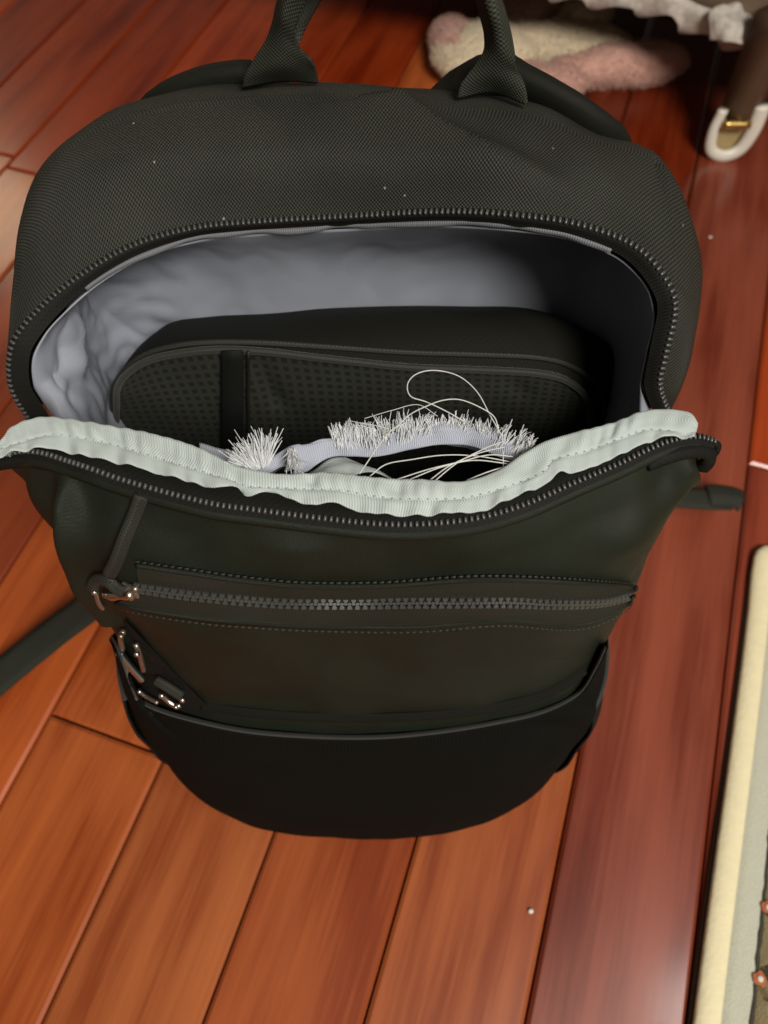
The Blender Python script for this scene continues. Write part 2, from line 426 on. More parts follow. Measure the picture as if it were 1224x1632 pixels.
# front panel (upper, from the zipper down to below the pocket mouth)
def phirow(z, off=0, n=41, a=94):
    pts = []
    for f in np.linspace(-a, a, n):
        zz = z-(.06*max(0, (abs(f)-62)/32) if z > .35 else 0)
        c = max(-90, min(90, f)); p = body(R(c), zz, off)
        if abs(f) > 90: p = p+np.array([0, .03, 0])
        pts.append(p)
    return pts
creaseL = smooth(PF([(88, 775), (100, 840), (120, 890), (148, 940), (175, 985)]), 40)
creaseR = smooth(PF([(1100, 745), (1080, 820), (1052, 880), (1020, 930), (985, 1010)]), 40)
hem = smooth(lip_shift(24, -.004)[1:-2], 90)
dents = [(Pf(480, 870), .035, -.0035), (Pf(800, 880), .040, -.003), (Pf(330, 860), .03, .0022), (Pf(640, 890), .03, .003), (Pf(930, 880), .03, .003),
         (Pf(560, 1050), .04, .0035), (Pf(700, 1045), .03, -.002), (Pf(850, 1070), .05, .003), (Pf(350, 1040), .04, -.003), (Pf(420, 1080), .025, .0015)]
def front_disp(p, u, v):
    d = 0
    flat = np.array([1, .0, 1])
    for q in (creaseL, creaseR):
        k, r = polyd(p*flat, q*flat); d -= .0070*math.exp(-(k/.0045)**2) - .0020*math.exp(-((k-.012)/.008)**2)
    k, r = polyd(p, hem); d -= .0016*math.exp(-(k/.0022)**2)
    if k < .03 and r[2] > 0: d += .001
    for c, rad, a in dents:
        q = np.linalg.norm(p-c); d += a*math.exp(-(q/rad)**2)
    d += .0030*nz(p*np.array([1, 1, 1.6]), 15, 3.1) + .0010*nz(p, 42, 7.7)
    return d*min(1, v*14)
rows = [LEND+[x+np.array([0, 0, -.0012]) for x in lip]+REND, phirow(.388), phirow(.36), phirow(.30), phirow(.24), phirow(.20), phirow(.17)]
Gf = loftG(rows, 300, 120, front_disp)
front = grid('front_panel', Gf, M['coated'], bag, flip=True)
from mathutils.bvhtree import BVHTree
BV = BVHTree.FromPolygons([tuple(v.co) for v in front.data.vertices], [tuple(f.vertices) for f in front.data.polygons])
Pf0 = Pf
def Pf(px, py, off=0):
    h, n, i, d = BV.ray_cast(Vector(EYE), Vector(ray(px, py)).normalized())
    if h is None: return Pf0(px, py, off)
    n = np.array(n); n = n if n[1] < 0 else -n
    return np.array(h)+n*off
# back of the bag and its sides, down to the floor
def ring_back(z, xl, xr, y0, y1):
    return [np.array(t) for t in ((xl, y0, z), (xl-.006, y0+.04, z), (xl-.004, y1-.03, z), (xl+.035, y1, z), ((xl+xr)/2, y1+.006, z), (xr-.035, y1, z), (xr+.004, y1-.03, z), (xr+.006, y0+.04, z), (xr, y0, z))]
brow = []
for z, yb in ((.385, .37), (.33, .37), (.24, .36), (.12, .35), (.03, .34), (0, .33)):
    xl, xr, yf = prof(z); wid = .012*min(1, z/.3)
    r_ = ring_back(z, xl-wid, xr+wid*.6, yf+DP+.02, yb)
    if z > .38:
        for q_ in r_: q_[2] -= .03*max(0, (.30-q_[1])/.08) + .0
    brow.append(r_)
back = grid('back_panel', loftG(brow, 90, 40), M['oxford'], bag)
# lower front pocket, set proud of the panel, mouth gaping at the left
RIM = [(184, 1012), (190, 1040), (203, 1074), (222, 1099), (251, 1117), (307, 1136), (390, 1156), (480, 1165), (570, 1168), (663, 1163), (777, 1147), (869, 1125), (915, 1100), (948, 1066), (965, 1030)]
RIMOFF = np.interp(np.linspace(0, 1, len(RIM)), [0, .12, .3, .45, 1], [.003, .005, .0055, .0038, .003])
rim3 = [Pf(x, y, o) for (x, y), o in zip(RIM, RIMOFF)]
def pocket_disp(p, u, v):
    d = .0015*nz(p, 14, 1.7) + .0006*nz(p, 50, 5.5)
    d += .004*math.exp(-((u-.80-.1*v)/.018)**2)*math.exp(-((v-.2)/.18)**2) - .0035*math.exp(-((u-.85-.06*v)/.018)**2)*math.exp(-((v-.15)/.2)**2)
    return d*min(1, v*8)
prow = [rim3, phirow(.205, .005, a=84), phirow(.15, .0065, a=88), phirow(.08, .007), phirow(.035, .004), phirow(.012, -.002), phirow(.001, -.010)]
pk = grid('front_pocket', loftG(prow, 200, 90, pocket_disp), M['pocket'], bag, flip=True, thick=-.0018)
rimc = smooth(rim3, 160)
_, n_, b_ = frames(rimc, (0, -.75, .66))
rows = [rimc+n_*.0002+b_*s for s in (0,)]
dn = unit(np.array([Pf(x, y+22, o) for (x, y), o in zip(RIM, RIMOFF)]) - np.array(rim3))
dn = np.stack([np.interp(np.linspace(0, 1, 160), np.linspace(0, 1, len(RIM)), dn[:, k]) for k in range(3)], 1)
out = np.array([0, -.8, .6])
grid('pocket_edge', np.stack([rimc-dn*.001-out*.002, rimc-dn*.0014+out*.0004, rimc-dn*.0004+out*.0010, rimc+dn*.004+out*.0012, rimc+dn*.0098+out*.0012, rimc+dn*.0110-out*.0004]), M['rim'], pk, flip=True)
base = grid('base_panel', loftG([[body(R(f), .004, -.012) for f in np.linspace(-80, 80, 41)], [np.array([x, .31, .004]) for x in np.linspace(-.13, .105, 9)]], 60, 6), M['gusset'], bag)
# zipper tape showing between panel and pocket
hz = smooth(PF([(322, 1122), (400, 1133), (500, 1140), (600, 1141), (700, 1136), (800, 1122), (880, 1098), (930, 1065)], .0012), 120)
tp = tube('pocket_zipper', hz, .0014, M['innerdark'], bag, up=(0, -.8, .6), n=120, rb=.0036)
# side pockets
spz = [(.205, .003), (.19, .005), (.14, .006), (.09, .004), (.055, -.003)]
for sgn, a0, a1 in ((1, 58, 96), (-1, -96, -62)):
    rows = []
    for z, off in spz:
        r_ = []
        for f in np.linspace(a0, a1, 11):
            c = max(-90, min(90, f)); p = body(R(c), z, off+.004)
            if abs(f) > 90: p = p+np.array([0, .05, 0])
            r_.append(p)
        rows.append(r_)
    o = grid('side_pocket', loftG(rows, 40, 36, lambda p, u, v: .002*nz(p, 30, sgn)), M['dark'], bag, flip=True, thick=-.0016)
    tube('pocket_edge', [p+np.array([0, 0, .001]) for p in rows[0]], .0018, M['rim'], o, n=40)

# ------------------------------------------------------------------ hood above the mouth
HOOD = [  # mouth edge, halfway, ridge (photo x, y, height), then a point down the back
 ((51, 670, .368), (40, 660, .366), (34, 655, .36), (-.180, .30, .30)),
 ((21, 615, .390), (14, 600, .390), (12, 592, .385), (-.186, .31, .33)),
 ((22, 555, .407), (14, 535, .410), (13, 522, .41), (-.190, .32, .36)),
 ((41, 522, .413), (22, 490, .419), (17, 462, .42), (-.190, .335, .38)),
 ((103, 462, .418), (55, 385, .430), (40, 334, .433), (-.186, .36, .385)),
 ((206, 397, .424), (128, 290, .444), (92, 246, .448), (-.165, .385, .40)),
 ((309, 366, .426), (240, 250, .452), (192, 182, .458), (-.13, .39, .41)),
 ((420, 355, .428), (390, 240, .455), (350, 156, .462), (-.08, .395, .42)),
 ((560, 347, .433), (540, 240, .458), (520, 152, .464), (-.03, .395, .42)),
 ((712, 340, .445), (700, 245, .462), (690, 166, .464), (.03, .395, .42)),
 ((812, 345, .452), (830, 250, .466), (850, 182, .464), (.07, .39, .42)),
 ((923, 361, .454), (950, 270, .464), (955, 222, .458), (.11, .385, .41)),
 ((1015, 399, .450), (1042, 310, .452), (1050, 255, .45), (.14, .375, .39)),
 ((1064, 458, .442), (1096, 390, .44), (1100, 345, .435), (.155, .36, .37)),
 ((1072, 495, .433), (1108, 460, .43), (1118, 420, .425), (.158, .34, .34)),
 ((1057, 568, .415), (1096, 560, .41), (1104, 545, .40), (.155, .32, .31)),
 ((1048, 612, .402), (1077, 620, .395), (1082, 610, .385), (.153, .31, .28)),
 ((1062, 660, .385), (1066, 655, .38), (1068, 650, .37), (.15, .30, .26))]
mouth = [P(*h[0]) for h in HOOD]
def dense(rows, n):  # keep the correspondence between rows: same parameter along each
    ref = np.array(rows[0]); d = np.linalg.norm(np.diff(ref, axis=0), axis=1)
    return np.stack([smooth_param(np.array(r), d, n) for r in rows])
foldR = smooth(PL([(640, 150, .468), (700, 190, .468), (790, 240, .468), (880, 290, .466), (960, 345, .462), (1030, 420, .452)]), 80)
seamR = smooth(PL([(1048, 252, .451), (1062, 300, .452), (1072, 360, .449), (1077, 420, .444), (1074, 480, .437)]), 60)
backseam = smooth([P(*h[2]) for h in HOOD[4:14]], 120)
def hood_disp(p, u, v):
    d = .0022*nz(p, 13, 9.1) + .0009*nz(p, 38, 4.4)
    k, r = polyd(p, foldR)
    if r[1] < 0: d += .0070*math.exp(-(k/.022)**2)
    else: d += .0070*math.exp(-(k/.006)**2) - .0018*math.exp(-((k-.014)/.010)**2)
    k, r = polyd(p, seamR); d -= .0022*math.exp(-(k/.0022)**2)
    if r[0] > 0: d += .0008
    return d*min(1, v*9)
hr = dense([mouth, [P(*h[1]) for h in HOOD], [P(*h[2]) for h in HOOD], [np.array(h[3]) for h in HOOD], [np.array(h[3])+np.array([0, .0, -.10]) for h in HOOD]], 300)
Gh = loftG(list(hr), 300, 130, hood_disp, even=False)
hood = grid('top_panel', Gh, M['oxford'], bag, flip=False, thick=.0025)

# ------------------------------------------------------------------ main zipper: tapes and teeth
def box_tooth(name, L, W, H, mat):
    me = bpy.data.meshes.new(name); bm = bmesh.new(); bmesh.ops.create_cube(bm, size=1)
    bmesh.ops.scale(bm, vec=(L, W, H), verts=bm.verts)
    bmesh.ops.bevel(bm, geom=[e for e in bm.edges], offset=min(L, W, H)*.26, segments=1, affect='EDGES')
    bm.to_mesh(me); bm.free(); me.polygons.foreach_set('use_smooth', np.ones(len(me.polygons), bool)); me.materials.append(mat); return me
def teeth_along(q, up, me, spacing, parent, side=0.0, lift=0.0, name='tooth', start=.5, as_stuff=False, flip=False):
    n = int(length(q)/spacing); qq = smooth(q, n*2+1); t, nn, b = frames(qq, up)
    V, F = [], []
    for i in range(n):
        k = 2*i+1
        m = Matrix(((t[k][0], b[k][0], nn[k][0], 0), (t[k][1], b[k][1], nn[k][1], 0), (t[k][2], b[k][2], nn[k][2], 0), (0, 0, 0, 1)))
        if flip: m = m @ Matrix.Rotation(math.pi, 4, 'Z')
        m = Matrix.Translation(Vector(qq[k]+nn[k]*lift+b[k]*side)) @ m @ Matrix.Rotation(random.uniform(-.05, .05), 4, 'Z')
        if as_stuff:
            o0 = len(V); V += [m @ v.co for v in me.vertices]; F += [tuple(o0+x for x in f.vertices) for f in me.polygons]
        else:
            o = bpy.data.objects.new(name, me); C.objects.link(o); o.parent = parent; o.matrix_local = m
    if as_stuff: obj('zipper_teeth', V, F, me.materials[0], parent, kind='stuff')
tooth_me = box_tooth('tooth', .0012, .0024, .0016, M['tooth'])
UPC = (0, -.42, .9)
lipd = smooth(lip, 260)
def tape(name, q, up, off, parent, lift, wave=.0, mat='tape'):
    t, n, b = frames(q, up)
    e = np.minimum(1, np.minimum(np.arange(len(q)), np.arange(len(q))[::-1])/30.0)[:, None]
    r = [q+b*o*(.2+.8*e if abs(o) > .003 else 1)+n*(lift-(.62*abs(o)-.001 if abs(o) > .003 else 0)) for o in off]
    return grid(name, np.stack(r), M[mat], parent)
# lower half, on the lip
zl = tape('main_zipper', lipd, UPC, [.003, .001, -.002, -.005, -.009, -.013], bag, .0008)
teeth_along(lipd, UPC, tooth_me, .0025, zl, lift=.0016, side=-.0004)
# piped hem under it and the folded end at the right
tube('zipper_hem', lip_shift(11, -.003)[1:-1], .0024, M['coated'], zl, up=UPC, n=200, rb=.0034)
tube('zipper_fold', PL([(1030, 738, .414), (1075, 722, .415), (1112, 716, .412), (1128, 722, .407), (1128, 734, .402), (1118, 746, .396)]), .0026, M['tape'], zl, up=UPC, n=50, rb=.0040)
tube('zipper_fold', PL([(1137, 705, .411), (1143, 710, .409), (1141, 719, .406), (1134, 727, .402)]), .0018, M['tape'], zl, up=UPC, n=30)
tube('zipper_fold', PL([(-14, 742, .404), (5, 737, .407), (40, 733, .41), (80, 738, .412)]), .0035, M['tape'], zl, up=UPC, n=30)
# upper half, along the hood
md = hr[0]
mt = smooth(mouth, 300)
cen = np.array([-.015, .24, .40])
upm = unit(np.array([0, -.42, .9])[None]*1.0 + (mt-cen)*np.array([1.2, .6, 0]))
t_, n_, b_ = frames(mt, upm)
inw = np.where(((cen-mt)*b_).sum(1, keepdims=True) > 0, 1, -1)*b_
wid = np.interp(np.linspace(0, 1, 300), [0, .1, .2, .35, .6, .75, .9, 1], [.009, .007, .004, .0024, .0024, .0035, .006, .004])[:, None]
zu = grid('main_zipper', np.stack([mt-inw*.0022+n_*.0012, mt+n_*.0018, mt+inw*.002+n_*.0008, mt+inw*wid*.6-n_*.001, mt+inw*wid-n_*.0035]), M['tape'], bag)
teeth_along(mt, upm, box_tooth('small_tooth', .0014, .0028, .0018, M['tooth']), .0028, zu, lift=.0018, as_stuff=True)

# ------------------------------------------------------------------ lining inside the mouth
rim_in = mt+inw*wid*.9-n_*.0045
W1 = [(-.160, .20, .36), (-.164, .225, .372), (-.166, .245, .38), (-.167, .262, .385), (-.172, .29, .388), (-.166, .312, .388), (-.12, .318, .388), (-.08, .318, .388), (-.03, .322, .388),
      (.03, .330, .388), (.07, .335, .388), (.105, .333, .388), (.13, .322, .388), (.139, .295, .388), (.14, .26, .385), (.138, .235, .378), (.135, .215, .37), (.13, .20, .36)]
def wrow(z, k=0): return [np.array([x*(1-k), y, z if z < .35 else zz]) for (x, y, zz) in W1]
ridx = np.linspace(0, 299, len(W1)).astype(int)
lr = [rim_in, smooth(wrow(.4), 300), smooth(wrow(.33), 300), smooth(wrow(.2), 300), smooth(wrow(.06, .05), 300)]
# keep correspondence by parameter of the mouth
def bypar(pts, n=300):
    d = np.linalg.norm(np.diff(np.array(mouth), axis=0), axis=1); return smooth_param(np.array(pts), d, n)
md2 = bypar(mouth); t2, n2, b2 = frames(md2, unit(np.array([0, -.42, .9])[None] + (md2-cen)*np.array([1.2, .6, 0])))
in2 = np.where(((cen-md2)*b2).sum(1, keepdims=True) > 0, 1, -1)*b2
lr = [md2+in2*wid*.8-n2*.007, bypar(wrow(.4)), bypar(wrow(.33)), bypar(wrow(.2)), bypar(wrow(.06, .05))]
foldL = smooth(PL([(80, 492, .398), (105, 515, .388), (122, 550, .38), (133, 580, .376), (152, 594, .37)]), 50)
fold2 = smooth(PL([(60, 530, .40), (68, 580, .39), (85, 620, .38), (98, 640, .375)]), 40)
fold3 = smooth(PL([(85, 520, .395), (70, 560, .39), (58, 600, .385)]), 40)
def lin_disp(p, u, v):
    left = max(0, min(1, (-.115-p[0])/.03))
    d = .0015*nz(p, 18, 2.2)
    d += left*(.0055*nz(p, 26, 6.1) + .0090*(.3-abs(nz(p*np.array([1, 1, .6]), 34, 1.9))) + .0050*(.3-abs(nz(p, 60, 4.2)))) + .0030*nz(p*np.array([1, .3, .45]), 34, 7.7) + .0010*(.3-abs(nz(p, 50, 2.7)))
    for q, a, w_ in ((foldL, -.007, .006), (fold2, .005, .005), (fold3, .004, .004)):
        k, _ = polyd(p, q); d += a*math.exp(-(k/w_)**2)
    return d*min(1, v*12)*max(0, 1-v*.3)
lin = grid('lining', loftG(lr, 300, 120, lin_disp, even=False), M['lining'], bag, thick=.0008)
# bottom of the inside
grid('lining_floor', np.stack([[np.array([x, y, .05+.004*math.sin(40*x)]) for x in np.linspace(-.145, .12, 20)] for y in np.linspace(.10, .32, 12)]), M['dark'], bag)
# hem, its grey darkened for shade, that peeks out below the upper teeth
for k0, k1, sd in ((58, 236, .2),):
    u = np.linspace(0, 1, k1-k0)
    wv = np.array([-.0004+.0034*max(0, noise.noise(Vector((x*11, 2.2, 0)))+.12)+.0010*math.sin(x*47)*noise.noise(Vector((x*9, 7, 0))) for x in u])[:, None]*np.sin(u*math.pi)[:, None]**.3
    wv = wv+.0008
    hq = mt[k0:k1]+inw[k0:k1]*wid[k0:k1]*.8-n_[k0:k1]*.0036
    grid('lining_hem', np.stack([hq, hq+inw[k0:k1]*wv*.5+n_[k0:k1]*.0004, hq+inw[k0:k1]*(wv+.0006)-n_[k0:k1]*.0008]), M['hem'], lin, thick=.0005)
# lining of the front wall (hangs down behind the ribbon)
fl = [[P(x, y, .418) for x, y in ((110, 715), (180, 712), (278, 725), (400, 768), (540, 785), (680, 795), (799, 776), (900, 732), (985, 712))],
      [np.array([x, y+.020, .385]) for x, y in ((-.140, .150), (-.12, .140), (-.08, .135), (-.04, .132), (0, .132), (.03, .132), (.07, .135), (.10, .14), (.115, .15))],
      [np.array([x, y+.012, .30]) for x, y in ((-.150, .185), (-.13, .150), (-.08, .130), (-.04, .122), (0, .122), (.03, .122), (.07, .13), (.11, .15), (.125, .18))],
      [np.array([x, y, .06]) for x, y in ((-.150, .14), (-.13, .11), (-.08, .09), (-.04, .08), (0, .08), (.03, .08), (.07, .09), (.11, .11), (.125, .14))]]
grid('front_wall_backing', loftG(fl, 60, 30), M['dark'], bag, thick=.001)

# ------------------------------------------------------------------ padded pocket inside
YP = .262
pip = [(186, 690), (186, 650), (188, 615), (206, 591), (240, 571), (292, 560), (343, 555), (420, 558), (517, 569), (654, 583), (760, 587), (858, 593), (897, 602), (928, 624), (940, 654), (942, 690)]
outer = [(172, 690), (174, 650), (178, 622), (196, 586), (222, 553), (256, 533), (309, 526), (420, 520), (517, 513), (654, 509), (760, 510), (850, 512), (905, 525), (965, 555), (1000, 590), (1010, 640)]
pp = [Py(x, y, YP) for x, y in pip]; po = [Py(x, y, .268+.022*min(1, max(0, (680-y)/110))) for x, y in outer]
ip = grid('inner_pocket', loftG([pp, [(a*.5+b*.5)+np.array([0, -.002, .003]) for a, b in zip(pp, po)], po, [b+np.array([0, .03, -.02]) for b in po]], 160, 30), M['innerdark'], bag)
tube('piping', [p+np.array([0, -.001, 0]) for p in pp], .0021, M['rim'], ip, up=(0, -1, .2), n=160)
tube('piping', [(a*.72+b*.28)+np.array([0, -.0025, .003]) for a, b in zip(pp, po)], .0016, M['innerrim'], ip, up=(0, -1, .2), n=160)
top = [Py(x, y, YP-.0005) for x, y in pip[2:14]]
dkf = smooth([Py(412, 562, YP), Py(425, 600, YP), Py(442, 640, YP)], 20)
dkg = smooth([Py(815, 592, YP), Py(822, 610, YP), Py(835, 625, YP)], 20)
def ip_disp(p, u, v):
    d = .002*nz(p, 24, 8.8)
    k, _ = polyd(p, dkf); d += .005*math.exp(-(k/.006)**2)
    k, _ = polyd(p, dkg); d += .004*math.exp(-(k/.006)**2)
    return d*min(1, v*6)
def wide(z, n=12): return [np.array([x, YP-.001, z]) for x in np.linspace(pp[0][0]+.001, pp[-1][0]-.001, n)]
Gi = loftG([top, wide(.315), wide(.25), wide(.06)], 140, 60, ip_disp)
grid('ripstop_face', Gi, M['ripstop'], ip, flip=False)
for x0, x1 in ((352, 388),):
    q = [[Py(x0, y, YP-.004) for y in (560, 620, 690, 760)], [Py((x0+x1)/2, y, YP-.006) for y in (560, 620, 690, 760)], [Py(x1, y, YP-.004) for y in (560, 620, 690, 760)]]
    grid('divider_strip', loftG(q, 20, 8), M['dark'], ip, thick=.001)
tube('divider_seam', [Py(396, y, YP-.004) for y in (560, 610, 660, 740)], .0009, M['bstitch'], ip, n=20)

# ------------------------------------------------------------------ pale ribbon that binds the lip
RT = [(-8, 712), (4, 700), (23, 679), (62, 666), (131, 673), (209, 686), (278, 702), (327, 720), (370, 742), (410, 752), (452, 758), (513, 755), (590, 762), (680, 767), (738, 769), (799, 750), (831, 727), (870, 705), (936, 686), (987, 672), (1026, 657), (1060, 654), (1099, 660), (1111, 676)]
RS = [(-12, 720), (10, 714), (46, 702), (84, 694), (124, 699), (170, 707), (248, 730), (310, 749), (369, 767), (394, 776), (468, 780), (541, 783), (599, 793), (664, 797), (738, 795), (799, 780), (870, 750), (880, 735), (930, 722), (992, 699), (1032, 686), (1065, 688), (1094, 690), (1109, 688)]
RB = [(-10, 730), (8, 726), (36, 720), (82, 716), (140, 728), (176, 736), (261, 757), (314, 771), (346, 780), (372, 776), (398, 789), (431, 783), (468, 799), (501, 806), (533, 803), (574, 815), (615, 821), (697, 820), (778, 812), (812, 795), (872, 769), (894, 752), (914, 753), (950, 742), (992, 724), (1026, 708), (1057, 698), (1106, 697)]
def s3(lst, z, n=260): return smooth([P(x, y, z) for x, y in lst], n)
uu = np.linspace(0, 1, 260)
wob = np.array([noise.noise(Vector((x*38, .3, 1.1))) for x in uu])[:, None]*np.array([0, 0, 1])
wob2 = np.array([noise.noise(Vector((x*55, 4.3, 1.1))) for x in uu])[:, None]*np.array([0, 0, 1])
rt, rs, rb = s3(RT, .4245), s3(RS, .4235), s3(RB, .4225)
U3 = np.array([0, 0, 1.0])
def mixr(a, b, f, h): return a*(1-f)+b*f + U3*h
ro = [rt+np.array([0, .003, -.014]), rt+np.array([0, .0006, -.0022]), rt+np.array([0, 0, -.0002])+wob*.0006, mixr(rt, rs, .25, .0002)+wob*.0016, mixr(rt, rs, .55, .0003)+wob*.0022, mixr(rt, rs, .85, .0001)+wob*.0012,
      rs+wob*.0003-U3*.0004, mixr(rs, rb, .2, .0001)+wob2*.0009, mixr(rs, rb, .6, .0002)+wob2*.0024, mixr(rs, rb, .9, .0001)+wob2*.0030, rb+wob2*.0030]
def fine_pucker(p, u, v):
    e = math.exp(-((v-.62)/.16)**2)
    return e*(.0008*math.sin(u*300+3*math.sin(u*23))*max(0, nz((u*9, 1, 1), 1, .5)+.25) + .0006*nz((u*60, v*2, 0), 1, 2.0))
rbn = grid('binding_ribbon', loftG(ro, 260, 60, fine_pucker, even=False), M['ribbon'], bag, thick=.0006, flip=False)
V, F = [], []
for k in range(3, 250, 3):
    a, b = rs[k]+U3*.0008+wob[k]*.0006, rs[k+1]*.6+rs[k]*.4+U3*.0008+wob[k]*.0006
    d = unit(b-a); s_ = np.cross(d, U3)*.00025; o0 = len(V)
    V += [a-s_, a+s_, b+s_, b-s_, (a+b)/2+U3*.0004]; F += [(o0, o0+1, o0+4), (o0+1, o0+2, o0+4), (o0+2, o0+3, o0+4), (o0+3, o0, o0+4)]
obj('stitching', V, F, M['stitch'], rbn, kind='stuff')

# ------------------------------------------------------------------ torn lining, its fringe and loose threads
TU = [(398, 752, .417), (412, 742, .418), (432, 728, .419), (452, 716, .419), (478, 706, .419), (505, 700, .418), (535, 697, .417), (560, 692, .416), (600, 686, .415), (650, 682, .415), (700, 681, .415), (745, 684, .415), (785, 695, .416), (820, 709, .417), (848, 720, .418)]
TL = [(418, 760, .4165), (432, 752, .4165), (452, 742, .4165), (466, 744, .416), (484, 752, .415), (508, 737, .415), (528, 728, .413), (560, 726, .412), (600, 727, .411), (656, 715, .411), (712, 706, .411), (758, 711, .412), (795, 727, .414), (818, 734, .416), (842, 742, .417)]
tu, tl = smooth(PL(TU), 160), smooth(PL(TL), 160)
def torn_disp(p, u, v): return (.25+v)*.0026*nz(p, 45, 3.3) + .0014*nz(p, 120, 1.3)
torn = grid('torn_lining', loftG([tu+np.array([0, .004, -.02]), tu+np.array([0, .0006, -.0020]), tu, tu*.6+tl*.4+U3*.0002, tu*.25+tl*.75-U3*.0002, tl-U3*.0006], 160, 40, torn_disp, even=False), M['lavender'], bag, thick=.0005)
grid('torn_lining', loftG([PL([(318, 708, .4125), (350, 714, .412), (385, 722, .412), (402, 742, .413)]), PL([(318, 735, .416), (345, 742, .416), (375, 750, .416), (402, 765, .416)])], 30, 10, lambda p, u, v: .001*nz(p, 80, 2)), M['lavender'], bag, thick=.0005)
def fibres(name, roots, dirs, lens, mat, parent, r=.00022):
    V, F = [], []
    for a, d, L in zip(roots, dirs, lens):
        d = unit(np.array(d)); bend = np.array([random.gauss(0, .20), random.gauss(0, .15), random.gauss(0, .18)])
        s_ = unit(np.cross(d, np.array([.1, -.7, .7])))*r*random.uniform(.7, 1.3); t_ = unit(np.cross(d, s_))*r
        pts = [a, a+(d+bend*.3)*L*.5, a+(d+bend)*L]
        o0 = len(V)
        for j, p in enumerate(pts):
            f = 1-.25*j; V += [p-s_*f, p+s_*f, p+t_*f]
        for j in range(2):
            b0 = o0+3*j
            for i in range(3): F.append((b0+i, b0+(i+1) % 3, b0+3+(i+1) % 3, b0+3+i))
    return obj(name, V, F, mat, parent, kind='stuff')
roots, dirs, lens = [], [], []
rf = random.Random(3)
for i in range(1700):
    k = rf.randint(48, 157); f = k/159
    if rf.random() > .62+1.1*noise.noise(Vector((k*.19, 0, 0))): continue
    clump = noise.noise(Vector((k*.16, 5, 1)))
    a = tu[k]+(tl[k]-tu[k])*(rf.uniform(0, .3) if rf.random() < .65 else rf.uniform(.2, .75))+U3*rf.uniform(.0002, .0012)
    roots.append(a); side = (f-.55)*1.1+clump*1.0+rf.gauss(0, .07)
    dirs.append((side, .62+rf.gauss(0, .07), .70+rf.gauss(0, .09))); lens.append(max(.0022, .0046+.0040*clump+rf.gauss(0, .0014)))
for i in range(170):   # the fanned tuft at the left end
    f = rf.random(); a = P(400+28*f, 752-14*f+rf.uniform(-6, 4), .419)
    ang = R(155-75*f+rf.gauss(0, 8)); roots.append(a); dirs.append((math.cos(ang), math.sin(ang)*.8, .35+rf.gauss(0, .12))); lens.append(.0115+rf.gauss(0, .0012))
for i in range(70):    # loop of fibres over the knot
    a = P(462+rf.uniform(-5, 8), 716+rf.uniform(-4, 20), .4235); roots.append(a); dirs.append((.25+rf.gauss(0, .2), -.8, .1+rf.gauss(0, .2))); lens.append(.008+rf.gauss(0, .0012))
fibres('frayed_fibres', roots, dirs, lens, M['fibre'], torn, r=.00030)
TH = [[(1050, 305), (1010, 220), (950, 130), (880, 70), (780, 45), (710, 65), (680, 110), (690, 145), (760, 175), (830, 210), (905, 250)],
      [(1045, 300), (1020, 235), (960, 190), (880, 165), (820, 165), (760, 185), (700, 225), (640, 270), (590, 300)],
      [(430, 290), (450, 250), (500, 250), (560, 265), (620, 285)], [(500, 455), (530, 410), (570, 350), (620, 290), (680, 250)],
      [(640, 475), (760, 440), (900, 400), (1000, 375), (1100, 385)], [(540, 460), (600, 420), (700, 395), (820, 380), (950, 385), (1100, 410)],
      [(680, 480), (820, 430), (940, 400), (1080, 410)], [(770, 480), (850, 420), (960, 370), (1060, 350)], [(920, 475), (1000, 450), (1090, 420)],
      [(790, 480), (880, 415), (1000, 352), (1060, 330)], [(1055, 365), (1062, 430)], [(520, 240), (620, 205), (730, 185), (800, 225)], [(445, 275), (490, 262), (550, 275)]]
for i, t in enumerate(TH):
    zz = [.421+.010*math.sin(math.pi*j/(len(t)-1))*(1 if i < 2 else .35) for j in range(len(t))]
    tube('loose_thread', [P(370+(x+rf.uniform(-5, 5))/2.448, 570+(y+rf.uniform(-5, 5))/2.448, z) for (x, y), z in zip(t, zz)], .00026 if i not in (2, 11, 12) else .00016, M['thread'], torn, seg=5, n=70)
# pale scrap seen down in the hole
grid('torn_scrap', loftG([PL([(488, 756, .409), (505, 742, .409), (528, 730, .408), (548, 726, .406)]), PL([(510, 760, .412), (530, 748, .412), (560, 744, .409), (590, 748, .405)]), PL([(540, 766, .410), (570, 758, .411), (600, 758, .408), (640, 766, .404)])], 30, 14, lambda p, u, v: .002*nz(p, 90, 2)), M['ribbon'], torn, thick=.0006)

# ------------------------------------------------------------------ chunky zipper across the front panel
FZ = [(223, 932), (279, 940), (362, 949), (440, 955), (540, 958), (640, 957), (777, 955), (892, 958), (960, 955), (1006, 944)]
FU = [(220, 897), (334, 914), (420, 924), (480, 929), (617, 929), (754, 920), (869, 922), (960, 928), (997, 932), (1013, 938)]
FL = [(190, 958), (237, 968), (334, 982), (410, 988), (480, 992), (663, 994), (800, 984), (915, 992), (965, 980), (1010, 950)]
fz, fu, flw = [smooth(PF(q, .0030), 240) for q in (FZ, FU, FL)]
fo = np.array([0, -.82, .57])
def px2(l, n=150): return smooth([(x, y, 0) for x, y in l], n)[:, :2]
pu, pz, pw = px2(FU), px2(FZ), px2(FL)
rows = []
for a_, b_, f_, o_ in ((pu, pz, -.03, -.002), (pu, pz, 0, .0016), (pu, pz, .25, .0018), (pu, pz, .5, .0016), (pu, pz, .8, .0012), (pu, pz, 1, .0012), (pw, pz, .8, .0012), (pw, pz, .5, .0016), (pw, pz, .25, .0018), (pw, pz, 0, .0016), (pw, pz, -.03, -.002)):
    rows.append(np.array([Pf(*(p*(1-f_)+q*f_), o_) for p, q in zip(a_, b_)]))
zf = grid('front_zipper', loftG(rows, 150, 44, even=False), M['tapegrey'], bag, flip=True)
